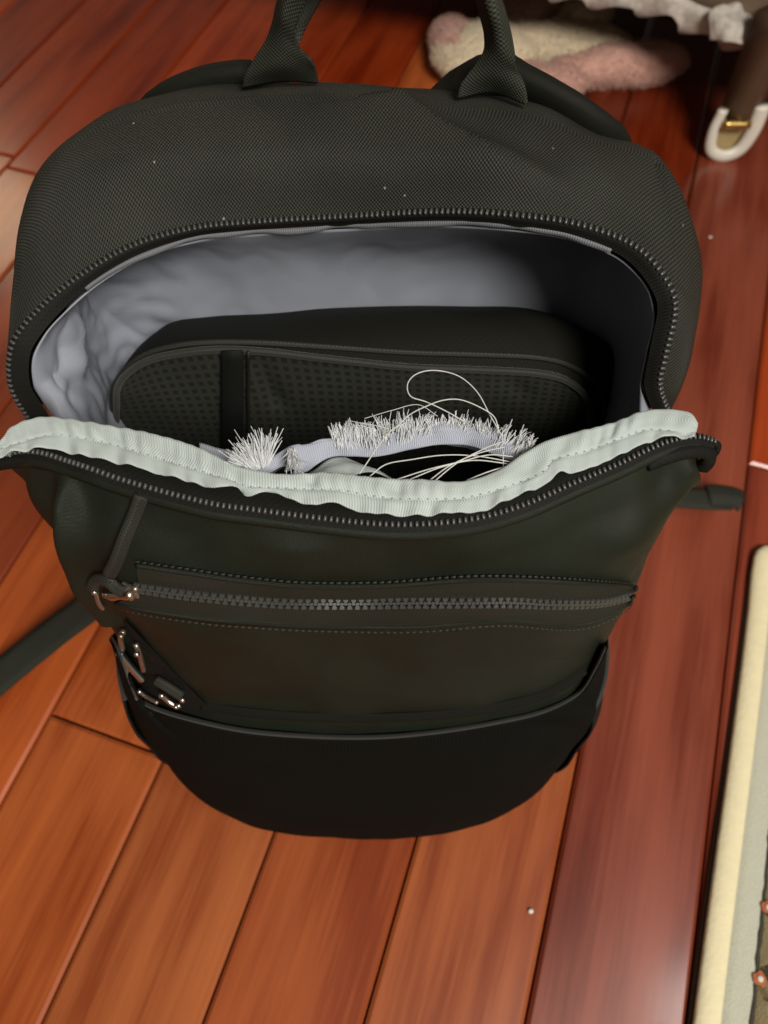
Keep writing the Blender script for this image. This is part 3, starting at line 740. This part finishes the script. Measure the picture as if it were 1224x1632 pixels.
fu, fz, flw = rows[1], rows[5], rows[9]
for q, d in ((fu, 1), (flw, 1)):
    tube('welt', q, .0014, M['coated'], zf, up=fo, n=200)
def edge_stitches(q, off, seed):
    V, F = [], []; n = int(length(q)/.0032); qq = smooth(q, n*3)
    for k in range(0, n*3-3, 3):
        a, b = qq[k]+off, qq[k+2]+off; d = unit(b-a); s_ = unit(np.cross(d, fo))*.0005; o0 = len(V)
        V += [a-s_, a+s_, b+s_, b-s_, (a+b)/2+fo*.0008]; F += [(o0, o0+1, o0+4), (o0+1, o0+2, o0+4), (o0+2, o0+3, o0+4), (o0+3, o0, o0+4)]
    return V, F
up_ = np.array([0, .57, .82])
V, F = edge_stitches(fu, up_*.0026+fo*.0012, 1); V2, F2 = edge_stitches(flw, -up_*.0026+fo*.0012, 2)
obj('stitching', V+V2, F+[tuple(i+len(V) for i in f) for f in F2], M['bstitch'], zf, kind='stuff')
fq = smooth(flw*.72+fz*.28+fo*.0014, 240)
def chunky():
    o = [(-.0019, .0036), (.0019, .0036), (.0019, .0012), (.0011, .0006), (.0011, -.0002), (.0016, -.0008), (.0014, -.0019), (.0004, -.0023), (-.0004, -.0023), (-.0014, -.0019), (-.0016, -.0008), (-.0011, -.0002), (-.0011, .0006), (-.0019, .0012)]
    me = bpy.data.meshes.new('chunky_tooth'); bm = bmesh.new()
    k = [(1.0, -.0007), (1.0, .0006), (.72, .0014)]
    L = [[bm.verts.new((x*s*.76, (y*s if s == 1 else y*.88)*.62, z*.9)) for x, y in o] for s, z in k]
    for a, b in zip(L[:-1], L[1:]):
        for i in range(len(o)): bm.faces.new((a[i], b[i], b[(i+1) % len(o)], a[(i+1) % len(o)]))
    bm.faces.new(L[-1]); bm.normal_update(); bmesh.ops.recalc_face_normals(bm, faces=bm.faces)
    bm.to_mesh(me); bm.free(); me.materials.append(M['bigtooth']); return me
ch = chunky()
SPC = .0036
def chain(q, flip, shift):
    n = int(length(q)/SPC)-1; L = length(q); K = 4000; qq = smooth(q, K); t, nn, b = frames(qq, fo)
    ff = np.linspace(0, 1, K); tl_ = .42*np.exp(-((ff-.42)/.13)**2)+.34*np.exp(-((ff-.68)/.06)**2)+.05*np.sin(ff*41)
    nn = unit(nn+up_*tl_[:, None]); nn = unit(nn-t*(nn*t).sum(1, keepdims=True))
    for i in range(n):
        k = min(K-1, int((i*SPC+shift)/L*K))
        sgn = -1 if flip else 1
        y = np.cross(nn[k], t[k])*sgn; x = t[k]*sgn
        m = Matrix(((x[0], y[0], nn[k][0], 0), (x[1], y[1], nn[k][1], 0), (x[2], y[2], nn[k][2], 0), (0, 0, 0, 1)))
        o = bpy.data.objects.new('tooth', ch); C.objects.link(o); o.parent = zf
        o.matrix_local = Matrix.Translation(Vector(qq[k]+nn[k]*.0008+y*.0006)) @ m @ Matrix.Rotation(random.gauss(0, .03), 4, 'Z')
chain(fz, False, 0); chain(fz, True, SPC/2)
# slider, its cord pull
sl = [Pf(x, y, .003) for x, y in ((208, 936), (216, 938), (224, 934))]
def blob(name, ctr, size, mat, parent, rot=(0, 0, 0), seg=12):
    bm = bmesh.new(); bmesh.ops.create_uvsphere(bm, u_segments=seg, v_segments=8, radius=1)
    me = bpy.data.meshes.new(name)
    mm = Matrix.Translation(Vector(ctr)) @ Matrix.Rotation(rot[2], 4, 'Z') @ Matrix.Rotation(rot[1], 4, 'Y') @ Matrix.Rotation(rot[0], 4, 'X') @ Matrix.Diagonal((*size, 1))
    bmesh.ops.transform(bm, matrix=mm, verts=bm.verts); bm.to_mesh(me); bm.free()
    me.polygons.foreach_set('use_smooth', np.ones(len(me.polygons), bool)); me.materials.append(mat)
    return link(bpy.data.objects.new(name, me), parent)
zp = tube('zipper_pull', [Pf(x, y, .004) for x, y in ((176, 938), (190, 940), (205, 938), (218, 936))], .0022, M['brass'], bag, n=16, up=fo, taper=([0, .3, .6, 1], [.8, 1.2, .9, 1.3]))
tube('slider', [Pf(x, y, .003) for x, y in ((206, 944), (214, 938), (222, 928))], .0018, M['bronze'], zp, n=10, up=fo)
tube('slider', [Pf(x, y, .003) for x, y in ((214, 946), (220, 942), (224, 938))], .0014, M['brass'], zp, n=10, up=fo)
tube('metal_ring', [Pf(x, y, .005) for x, y in ((161, 930), (163, 940), (166, 950), (172, 956))], .0013, M['bronze'], zp, n=14, up=fo)
tube('slider', [Pf(x, y, .0025) for x, y in ((198, 930), (208, 934), (224, 936))], .0022, M['bronze'], zp, n=10, up=fo, rb=.0040)
blob('ring_end', Pf(162, 929, .006), (.0017, .0017, .0017), M['steel'], zp)
tube('pull_cord', [Pf(232, 786, .003), Pf(222, 815, .004), Pf(208, 850, .005), Pf(196, 880, .005), Pf(186, 903, .005)], .0026, M['cord'], zp, up=fo, n=40, rb=.0034)
tube('pull_cord', [Pf(x, y, .005) for x, y in ((152, 925), (158, 916), (172, 912), (186, 916), (196, 925), (206, 930))], .0024, M['cord'], zp, up=fo, n=40, rb=.0032)
# metal pulls lying in the gap of the front pocket
pl_ = tube('zipper_pull', [Pf(x, y, .006) for x, y in ((203, 1028), (222, 1052), (239, 1071))], .0022, M['steel'], bag, up=fo, n=14)
def rod(pts, r, mat, off=.004): return tube('metal_rod', [Pf(x, y, off) for x, y in pts], r, M[mat], pl_, up=fo, n=14)
rod([(199, 996), (201, 1010), (204, 1027)], .0017, 'bronze'); rod([(225, 1018), (230, 1030), (237, 1060)], .0016, 'bronze'); rod([(207, 1036), (212, 1055), (221, 1076)], .0012, 'brass', .006)
rod([(268, 1094), (278, 1104), (290, 1112), (295, 1110)], .0017, 'steel', .006); rod([(231, 1088), (240, 1096), (262, 1108)], .0013, 'bronze', .006)
for x, y, m_, s_ in ((198, 995, 'bronze', .0015), (234, 1029, 'steel', .0017), (269, 1093, 'steel', .0019), (236, 1089, 'steel', .0016), (300, 1098, 'brass', .0018), (203, 1028, 'brass', .0015), (291, 1111, 'steel', .0014)):
    blob('rod_end', Pf(x, y, .007), (s_, s_, s_), M[m_], pl_)
tube('pull_cord', [Pf(x, y, .005) for x, y in ((258, 1072), (275, 1082), (296, 1096))], .0030, M['cord'], pl_, up=fo, n=16)
# dark sheet on the panel, painted in for the shaded gap behind them
grid('pocket_gap_shade', loftG([[Pf(x, y, .0012) for x, y in ((200, 984), (234, 1020), (268, 1056), (308, 1098), (345, 1134))], [Pf(x, y, .0016) for x, y in ((188, 1020), (205, 1065), (235, 1100), (280, 1125), (330, 1140))]], 30, 8), M['dark'], pk, flip=True)

# ------------------------------------------------------------------ carry handle and straps
HL = [  # cross-sections left base -> top -> right base, three photo points and height each
 (((387, 140), (447, 131), (508, 133)), .4655), (((390, 120), (448, 108), (505, 116)), .472), (((405, 92), (450, 82), (496, 98)), .480),
 (((424, 62), (448, 54), (474, 74)), .488), (((434, 32), (450, 28), (470, 48)), .496), (((440, 4), (456, 0), (478, 22)), .503), (((452, -30), (470, -36), (492, -12)), .512)]
HR = [(((728, 154), (785, 143), (842, 166)), .466), (((736, 132), (786, 120), (838, 142)), .472), (((756, 110), (792, 102), (828, 118)), .478), (((774, 84), (798, 80), (819, 96)), .485),
 (((776, 52), (794, 50), (811, 60)), .493), (((770, 24), (788, 24), (803, 28)), .500), (((764, 0), (779, -2), (794, 0)), .506), (((750, -34), (764, -40), (779, -32)), .514)]
def hrow(t, bulge):
    (a, b, c), z = t
    return [P(*a, z), P(*b, z+bulge), P(*c, z)]
rows = [hrow(h, .006 if i else .0015) for i, h in enumerate(HL)]
apex = [[np.array([x, .352+d, .532+e]) for d, e in ((-.011, 0), (0, .004), (.011, 0))] for x in (-.028, -.008, .014, .034)]
rows += apex[:] + [hrow(h, .005 if h is not HR[0] else .0012) for h in HR[::-1]]
hd = grid('carry_handle', loftG(rows, 26, 170), M['webbing'], bag, thick=.0018)
# inner fold of the webbing seen beside the left leg
grid('handle_fold', loftG([[P(462, 70, .488), P(470, 62, .489), P(476, 72, .487)], [P(474, 40, .494), P(486, 30, .495), P(492, 36, .492)], [P(482, 12, .50), P(498, 0, .50), P(510, 4, .497)], [P(492, -20, .507), P(510, -30, .507), P(524, -26, .504)]], 12, 30), M['webbing'], hd, thick=.0012)
def pad(path, rn, rb, up, taper): return tube('shoulder_strap', path, rn, M['gusset'], bag, up=up, seg=20, n=60, rb=rb, taper=taper)
pad([P(470, 165, .448), P(420, 140, .448), P(360, 144, .446), P(300, 172, .436), P(285, 210, .42), np.array([-.13, .43, .34]), np.array([-.15, .44, .22])], .010, .026, (0, .75, .65), ([0, .08, .3, 1], [.6, 1, 1, 1.1]))
pad([P(722, 180, .452), P(745, 132, .455), P(800, 130, .452), P(850, 156, .448), P(895, 192, .440), P(930, 235, .425), np.array([.115, .42, .33]), np.array([.13, .43, .22])], .010, .026, (0, .75, .65), ([0, .08, .3, 1], [.5, 1, 1, 1.1]))
# adjuster straps lying out on the floor
def strap(px, wpx, z, name, parent):
    q = smooth([P(x, y, zz) for x, y, zz in px], 50); t, n, b = frames(q, (0, 0, 1))
    return grid(name, np.stack([q-b*wpx+n*.0, q-b*wpx*.5+n*.0006, q+n*.0008, q+b*wpx*.5+n*.0006, q+b*wpx]), M['webbing'], parent, thick=.0015)
strap([(230, 890, .10), (150, 960, .07), (80, 1014, .04), (20, 1062, .025), (-60, 1130, .012), (-160, 1210, .006)], .0165, 0, 'adjuster_strap', bag)
strap([(1010, 790, .05), (1075, 792, .04), (1125, 796, .035), (1160, 797, .030)], .0125, 0, 'adjuster_strap', bag)
st = tube('strap_end', [P(1128, 790, .036), P(1150, 790, .036), P(1172, 794, .034), P(1181, 799, .032)], .0045, M['webbing'], bag, up=(0, 0, 1), n=20, rb=.0135)

# ------------------------------------------------------------------ rug
RO = P(1206, 862, .008); RO[2] = 0
rug = thing('rug', tuple(RO), 'patterned beige rug with a cream bound edge lying along the right side', 'rug')
ra = math.atan2(.1426, .395)
RU = np.array([math.cos(ra), -math.sin(ra), 0]); RV = np.array([-math.sin(ra), -math.cos(ra), 0])   # into the rug, towards the viewer
def rp_(u_, v_, z): return RO + RU*u_ + RV*v_ + np.array([0, 0, z])
M['cream'] = plain('cream_binding_yarn', (.80, .71, .46), .85, nscale=120, var=.10, bumpd=.0008, bscale=260)
def rugmat(name, base, motif):
    s = NT(name); uv, u, v = s.uv()
    f = s.noise(uv, 700, 3); g = s.noise(uv, 60, 3)
    col = s.mix(f, tuple(c*.62 for c in base), tuple(min(1, c*1.25) for c in base))
    if motif:
        vo = s.n('ShaderNodeTexVoronoi', feature='DISTANCE_TO_EDGE'); vo.inputs['Scale'].default_value = 26
        nd = s.n('ShaderNodeTexNoise'); nd.inputs['Scale'].default_value = 40; s.l(uv, nd.inputs['Vector'])
        ad = s.n('ShaderNodeMixRGB', blend_type='ADD'); ad.inputs[0].default_value = .03; s.l(uv, ad.inputs[1]); s.l(nd.outputs['Color'], ad.inputs[2])
        s.l(ad.outputs[0], vo.inputs['Vector'])
        ln = s.val('LESS_THAN', vo.outputs['Distance'], .07)
        ln = s.val('MULTIPLY', ln, s.val('GREATER_THAN', s.noise(uv, 120, 2), .42))
        col = s.mix(ln, col, (.085, .075, .035))
        tan = s.val('GREATER_THAN', s.noise(uv, 48, 2), .56)
        col = s.mix(s.val('MULTIPLY', tan, .55), col, (.42, .30, .13))
    return s.set(col, .95, s.bump(s.val('MULTIPLY_ADD', f, .7, g), .0012, .8), Sheen_Weight=.2)
M['rugfield'] = rugmat('rug_field', (.46, .36, .19), True); M['rugborder'] = rugmat('rug_border', (.56, .56, .45), False)
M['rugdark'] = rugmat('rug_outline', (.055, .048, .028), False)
M['rugred'] = rugmat('rug_flower', (.45, .13, .05), False); M['rugwhite'] = rugmat('rug_flower_heart', (.75, .72, .62), False)
def band(name, u0, u1, z, mat, jag=0.0, parent=rug):
    n = 160; r0, r1 = [], []
    for i in range(n):
        v = .03+1.0*i/(n-1); j = jag*noise.noise(Vector((v*90, u0*30, 0)))+jag*.6*noise.noise(Vector((v*210, 3, 0)))
        r0.append(rp_(u0+j, v-u0*0, z)); r1.append(rp_(u1+(jag*noise.noise(Vector((v*110, 9, 0))) if jag else 0), v, z))
    G = np.stack([np.array(r0)-np.array([0, 0, z]), np.array(r0), (np.array(r0)+np.array(r1))/2+np.array([0, 0, .0003]), np.array(r1)])
    return grid(name, G, mat, parent, flip=True)
edge = tube('rug_binding', [rp_(.30, .012, .0065), rp_(.10, .010, .0065), rp_(.03, .009, .0065), rp_(.012, .012, .0065), rp_(.0095, .03, .0065)]+[rp_(.0095+.0012*math.sin(v*11), v, .0065) for v in np.linspace(.08, 1.05, 14)], .0050, M['cream'], rug, n=260, seg=14, rb=.0103, up=(0, 0, 1))
tube('rug_edge_painted_shadow', [rp_(.0005, .03, .002)]+[rp_(-.0005+.0012*math.sin(v*11), v, .002) for v in np.linspace(.08, 1.05, 14)], .002, M['rugdark'], edge, n=120, seg=8)  # dark tube standing in for the shadow along the rug's edge
band('rug_border', .014, .040, .0072, M['rugborder'], 0)
band('rug_outline', .0395, .0425, .0080, M['rugdark'], .0016)
band('rug_field', .0415, .90, .0076, M['rugfield'], 0)
def flower(px, py, r):
    c = P(px, py, .009); V, F = [c+np.array([0, 0, .0015])], []
    for i in range(24):
        a = i/24*2*math.pi; q = r*(1+.10*math.cos(5*a)+.10*math.sin(3*a+px)); V.append(c+np.array([q*math.cos(a), q*math.sin(a), 0]))
    for i in range(24): F.append((0, 1+i, 1+(i+1) % 24))
    o = obj('rug_flower', V, F, M['rugred'], rug, [(v[0], v[1]) for v in V])
    V2 = [c+np.array([0, 0, .0026])]+[c+np.array([.42*r*math.cos(i/12*2*math.pi), .42*r*math.sin(i/12*2*math.pi), .0016]) for i in range(12)]
    obj('flower_heart', V2, [(0, 1+i, 1+(i+1) % 12) for i in range(12)], M['rugwhite'], o, [(v[0], v[1]) for v in V2])
flower(1211, 1560, .0052); flower(1224, 1446, .0052); flower(1236, 1330, .005); flower(1240, 1610, .005)

# ------------------------------------------------------------------ furniture at the far right, plush toy under it
FB = P(1140, 30, .15)
fur = thing('covered_furniture', (0.75, 1.45, 0), 'dark furniture with lace trimmed cover and one brown caster leg at the top right', 'furniture')
M['cover'] = coated('brown_cover', (.16, .11, .075), .8, .0004, lint=False); M['lace'] = plain('white_lace', (.55, .50, .44), .8, nscale=120, var=.5, bumpd=.001, bscale=200)
M['darkwood'] = plain('dark_brown_wood', (.085, .048, .026), .45, nscale=20, var=.4)
e0, e1 = P(1050, -4, .16), P(1224, 62, .145)
ex = unit(np.array([.948, -.319, 0])); ey = np.array([.319, .948, 0])
hem0 = [e0-ex*.75, e0-ex*.35, e0-ex*.06, e0, e0*.6+e1*.4+np.array([0, 0, -.004]), e1, e1+ex*.10, e1+ex*.4]
def cov_disp(p, u, v): return .008*nz(p, 14, 4.0) + .003*nz(p, 50, 1.0)
cover = grid('cover', loftG([hem0, [p+ey*.012+np.array([0, 0, .05]) for p in hem0], [p+ey*.02+np.array([0, 0, .30]) for p in hem0], [p+ey*.10+np.array([0, 0, .36]) for p in hem0], [p+ey*.9+np.array([0, 0, .36]) for p in hem0]], 160, 50, cov_disp), M['cover'], fur, thick=.004)
hq = smooth(hem0, 240)
wv = np.array([[.006*math.sin(i*.55)+.006*nz(hq[i], 60, 3)] for i in range(240)])
grid('lace_trim', np.stack([hq+np.array([0, -.004, .014]), hq+np.array([0, -.010, .004])+wv*np.array([.3, -.6, .3]), hq+np.array([0, -.006, -.010])+wv*np.array([.4, -1, .8]), hq+np.array([0, -.009, -.018])+wv*np.array([.5, -1.2, 1.2])]), M['lace'], cover, thick=.002)
# frilled knot of lace hanging over the leg
grid('lace_trim', loftG([[P(1130, 22, .165), P(1150, 12, .17), P(1172, 8, .17), P(1190, 18, .165)], [P(1132, 45, .155), P(1152, 38, .165), P(1175, 40, .165), P(1205, 52, .155)], [P(1135, 60, .145), P(1160, 66, .150), P(1190, 72, .148), P(1224, 66, .145)]], 40, 20, lambda p, u, v: .006*nz(p, 70, 2)), M['lace'], cover, thick=.003)
def bx(name, lo, hi, mat, parent):
    V = []
    for z in (lo[2], hi[2]):
        for a, b in ((lo[0], lo[1]), (hi[0], lo[1]), (hi[0], hi[1]), (lo[0], hi[1])):
            V.append(e0+ex*a+ey*b+np.array([0, 0, z-e0[2]]))
    return obj(name, V, [(0, 3, 2, 1), (4, 5, 6, 7), (0, 1, 5, 4), (1, 2, 6, 5), (2, 3, 7, 6), (3, 0, 4, 7)], mat, parent, smooth_=False)
bx('frame', (-.70, .045, .17), (.60, .85, .46), M['darkwood'], fur)
foot = P(1150, 256, 0); legx, legy = foot[0], foot[1]+.012
lt = P(1196, 60, .16)
leg = tube('leg', [np.array([legx+.004, legy+.006, .052]), np.array([legx+.006, legy+.010, .11]), np.array([legx+.008, legy+.012, .19])], .026, M['darkwood'], fur, up=(0, 1, 0), seg=4, n=8, rb=.034, taper=([0, 1], [.86, 1.15]))
M['wheel'] = plain('white_plastic', (.78, .74, .64), .35, nscale=30, var=.08)
cs = bpy.data.objects.new('caster', None)
def ringU(r0, r1, y0, y1, name, mat, parent):
    V, F = [], []; n = 28
    for i in range(n):
        a = i/n*2*math.pi
        for r_, yy in ((r0, y0), (r1, y0), (r1, y1), (r0, y1)):
            V.append(np.array([legx+r_*math.cos(a), legy+yy, .030+r_*math.sin(a)*1.0]))
    for i in range(n):
        j = (i+1) % n
        for k in range(4): F.append((i*4+k, i*4+(k+1) % 4, j*4+(k+1) % 4, j*4+k))
    return obj(name, V, F, mat, parent)
# U-shaped white cup round a brass plate
cup = tube('caster_cup', [np.array([legx-.026, legy-.004, .072]), np.array([legx-.028, legy-.006, .040]), np.array([legx-.020, legy-.008, .014]), np.array([legx, legy-.010, .006]), np.array([legx+.020, legy-.008, .014]), np.array([legx+.028, legy-.006, .040]), np.array([legx+.026, legy-.004, .078])], .0062, M['wheel'], fur, up=(0, 1, 0), n=60, seg=12, rb=.009, taper=([0, .35, .6, 1], [.8, .9, 1.1, 1.3]))
M['brassplate'] = plain('brass_plate', (.62, .42, .14), .3, metallic=1, nscale=60, var=.3)
M['cupback'] = plain('tan_plate', (.42, .31, .15), .5, nscale=40, var=.3)
V = []
for yy in (0, .006):
    for i in range(20):
        a = math.pi+math.pi*i/19; V.append(np.array([legx+.028*math.cos(a), legy+yy, .036+.028*math.sin(a)]))
    V += [np.array([legx+.027, legy+yy, .070]), np.array([legx-.027, legy+yy, .070])]
n = 22
obj('caster_plate', V, [tuple(range(n)), tuple(range(2*n-1, n-1, -1))]+[(i, n+i, n+(i+1) % n, (i+1) % n) for i in range(n)], M['cupback'], cup, smooth_=False)
tube('caster_axle', [np.array([legx-.022, legy-.012, .056]), np.array([legx+.016, legy-.012, .056])], .0062, M['brassplate'], cup, up=(0, 0, 1), n=6, seg=10)
# plush toy
PT = P(890, 95, .02); PT[2] = 0
pt = thing('plush_toy', tuple(PT), 'fluffy pink and cream plush lying on the floor behind the backpack', 'plush toy')
M['pinkfur'] = plain('pink_fleece', (.70, .40, .32), .95, nscale=14, var=.12, bumpd=.004, bscale=220, Sheen_Weight=.3)
M['creamfur'] = plain('cream_fleece', (.80, .66, .46), .95, nscale=14, var=.12, bumpd=.004, bscale=220, Sheen_Weight=.3)
M['mauvefur'] = plain('mauve_fleece', (.42, .24, .19), .95, nscale=14, var=.12, bumpd=.004, bscale=220, Sheen_Weight=.3)
def lump(name, ctr, size, rotz, mat, parent, seed, amp=.007):
    bm = bmesh.new(); bmesh.ops.create_icosphere(bm, subdivisions=4, radius=1)
    m = Matrix.Translation(Vector(ctr)) @ Matrix.Rotation(rotz, 4, 'Z') @ Matrix.Diagonal((*size, 1))
    bm.normal_update()
    for v in bm.verts:
        n = v.normal.copy(); v.co = m @ v.co; v.co += n*amp*noise.noise(v.co*22+Vector((seed, 0, 0)))
        v.co.z = max(.001, v.co.z)
    bm.normal_update(); V = [np.array(v.co) for v in bm.verts]; N = [np.array(v.normal) for v in bm.verts]
    me = bpy.data.meshes.new(name); bm.to_mesh(me); bm.free(); me.polygons.foreach_set('use_smooth', np.ones(len(me.polygons), bool)); me.materials.append(mat)
    o = link(bpy.data.objects.new(name, me), parent)
    r_ = random.Random(seed); R0, D0, L0 = [], [], []
    for i in range(5000):
        k = r_.randrange(len(V))
        j_ = np.array([r_.gauss(0, .004) for _ in range(3)]); R0.append(V[k]+j_-N[k]*(np.dot(j_, N[k])+.0005)); D0.append(N[k]+np.array([r_.gauss(0, .4) for _ in range(3)])); L0.append(r_.uniform(.002, .0055))
    fibres('fleece_pile', R0, D0, L0, mat, o, r=.0006)
    return o
def ctr(px, py, z): return P(px, py, z)
lump('cream_body', ctr(775, 85, .032), (.085, .065, .034), .2, M['creamfur'], pt, 1)
lump('pink_edge', ctr(725, 75, .03), (.042, .065, .030), .2, M['pinkfur'], pt, 2)
lump('pink_edge', ctr(985, 105, .026), (.112, .034, .030), .08, M['pinkfur'], pt, 3)
lump('pink_edge', ctr(860, 128, .022), (.07, .030, .024), -.1, M['pinkfur'], pt, 8)
lump('cream_body', ctr(900, 72, .034), (.11, .045, .030), -.05, M['creamfur'], pt, 4)
lump('mauve_flap', ctr(845, 8, .055), (.05, .055, .035), .4, M['mauvefur'], pt, 5)
lump('mauve_flap', ctr(925, 20, .05), (.05, .04, .03), .1, M['creamfur'], pt, 6)
# crumbs on the boards
for (px, py, lab) in ((1132, 378, 'tiny pale crumb on the red planks right of the backpack'), (846, 1452, 'tiny pale crumb on the orange plank in front of the backpack')):
    o = blob('crumb', P(px, py, .0015), (.0024, .002, .0015), M['wheel'], None, seg=8); o['label'] = lab; o['category'] = 'crumb'
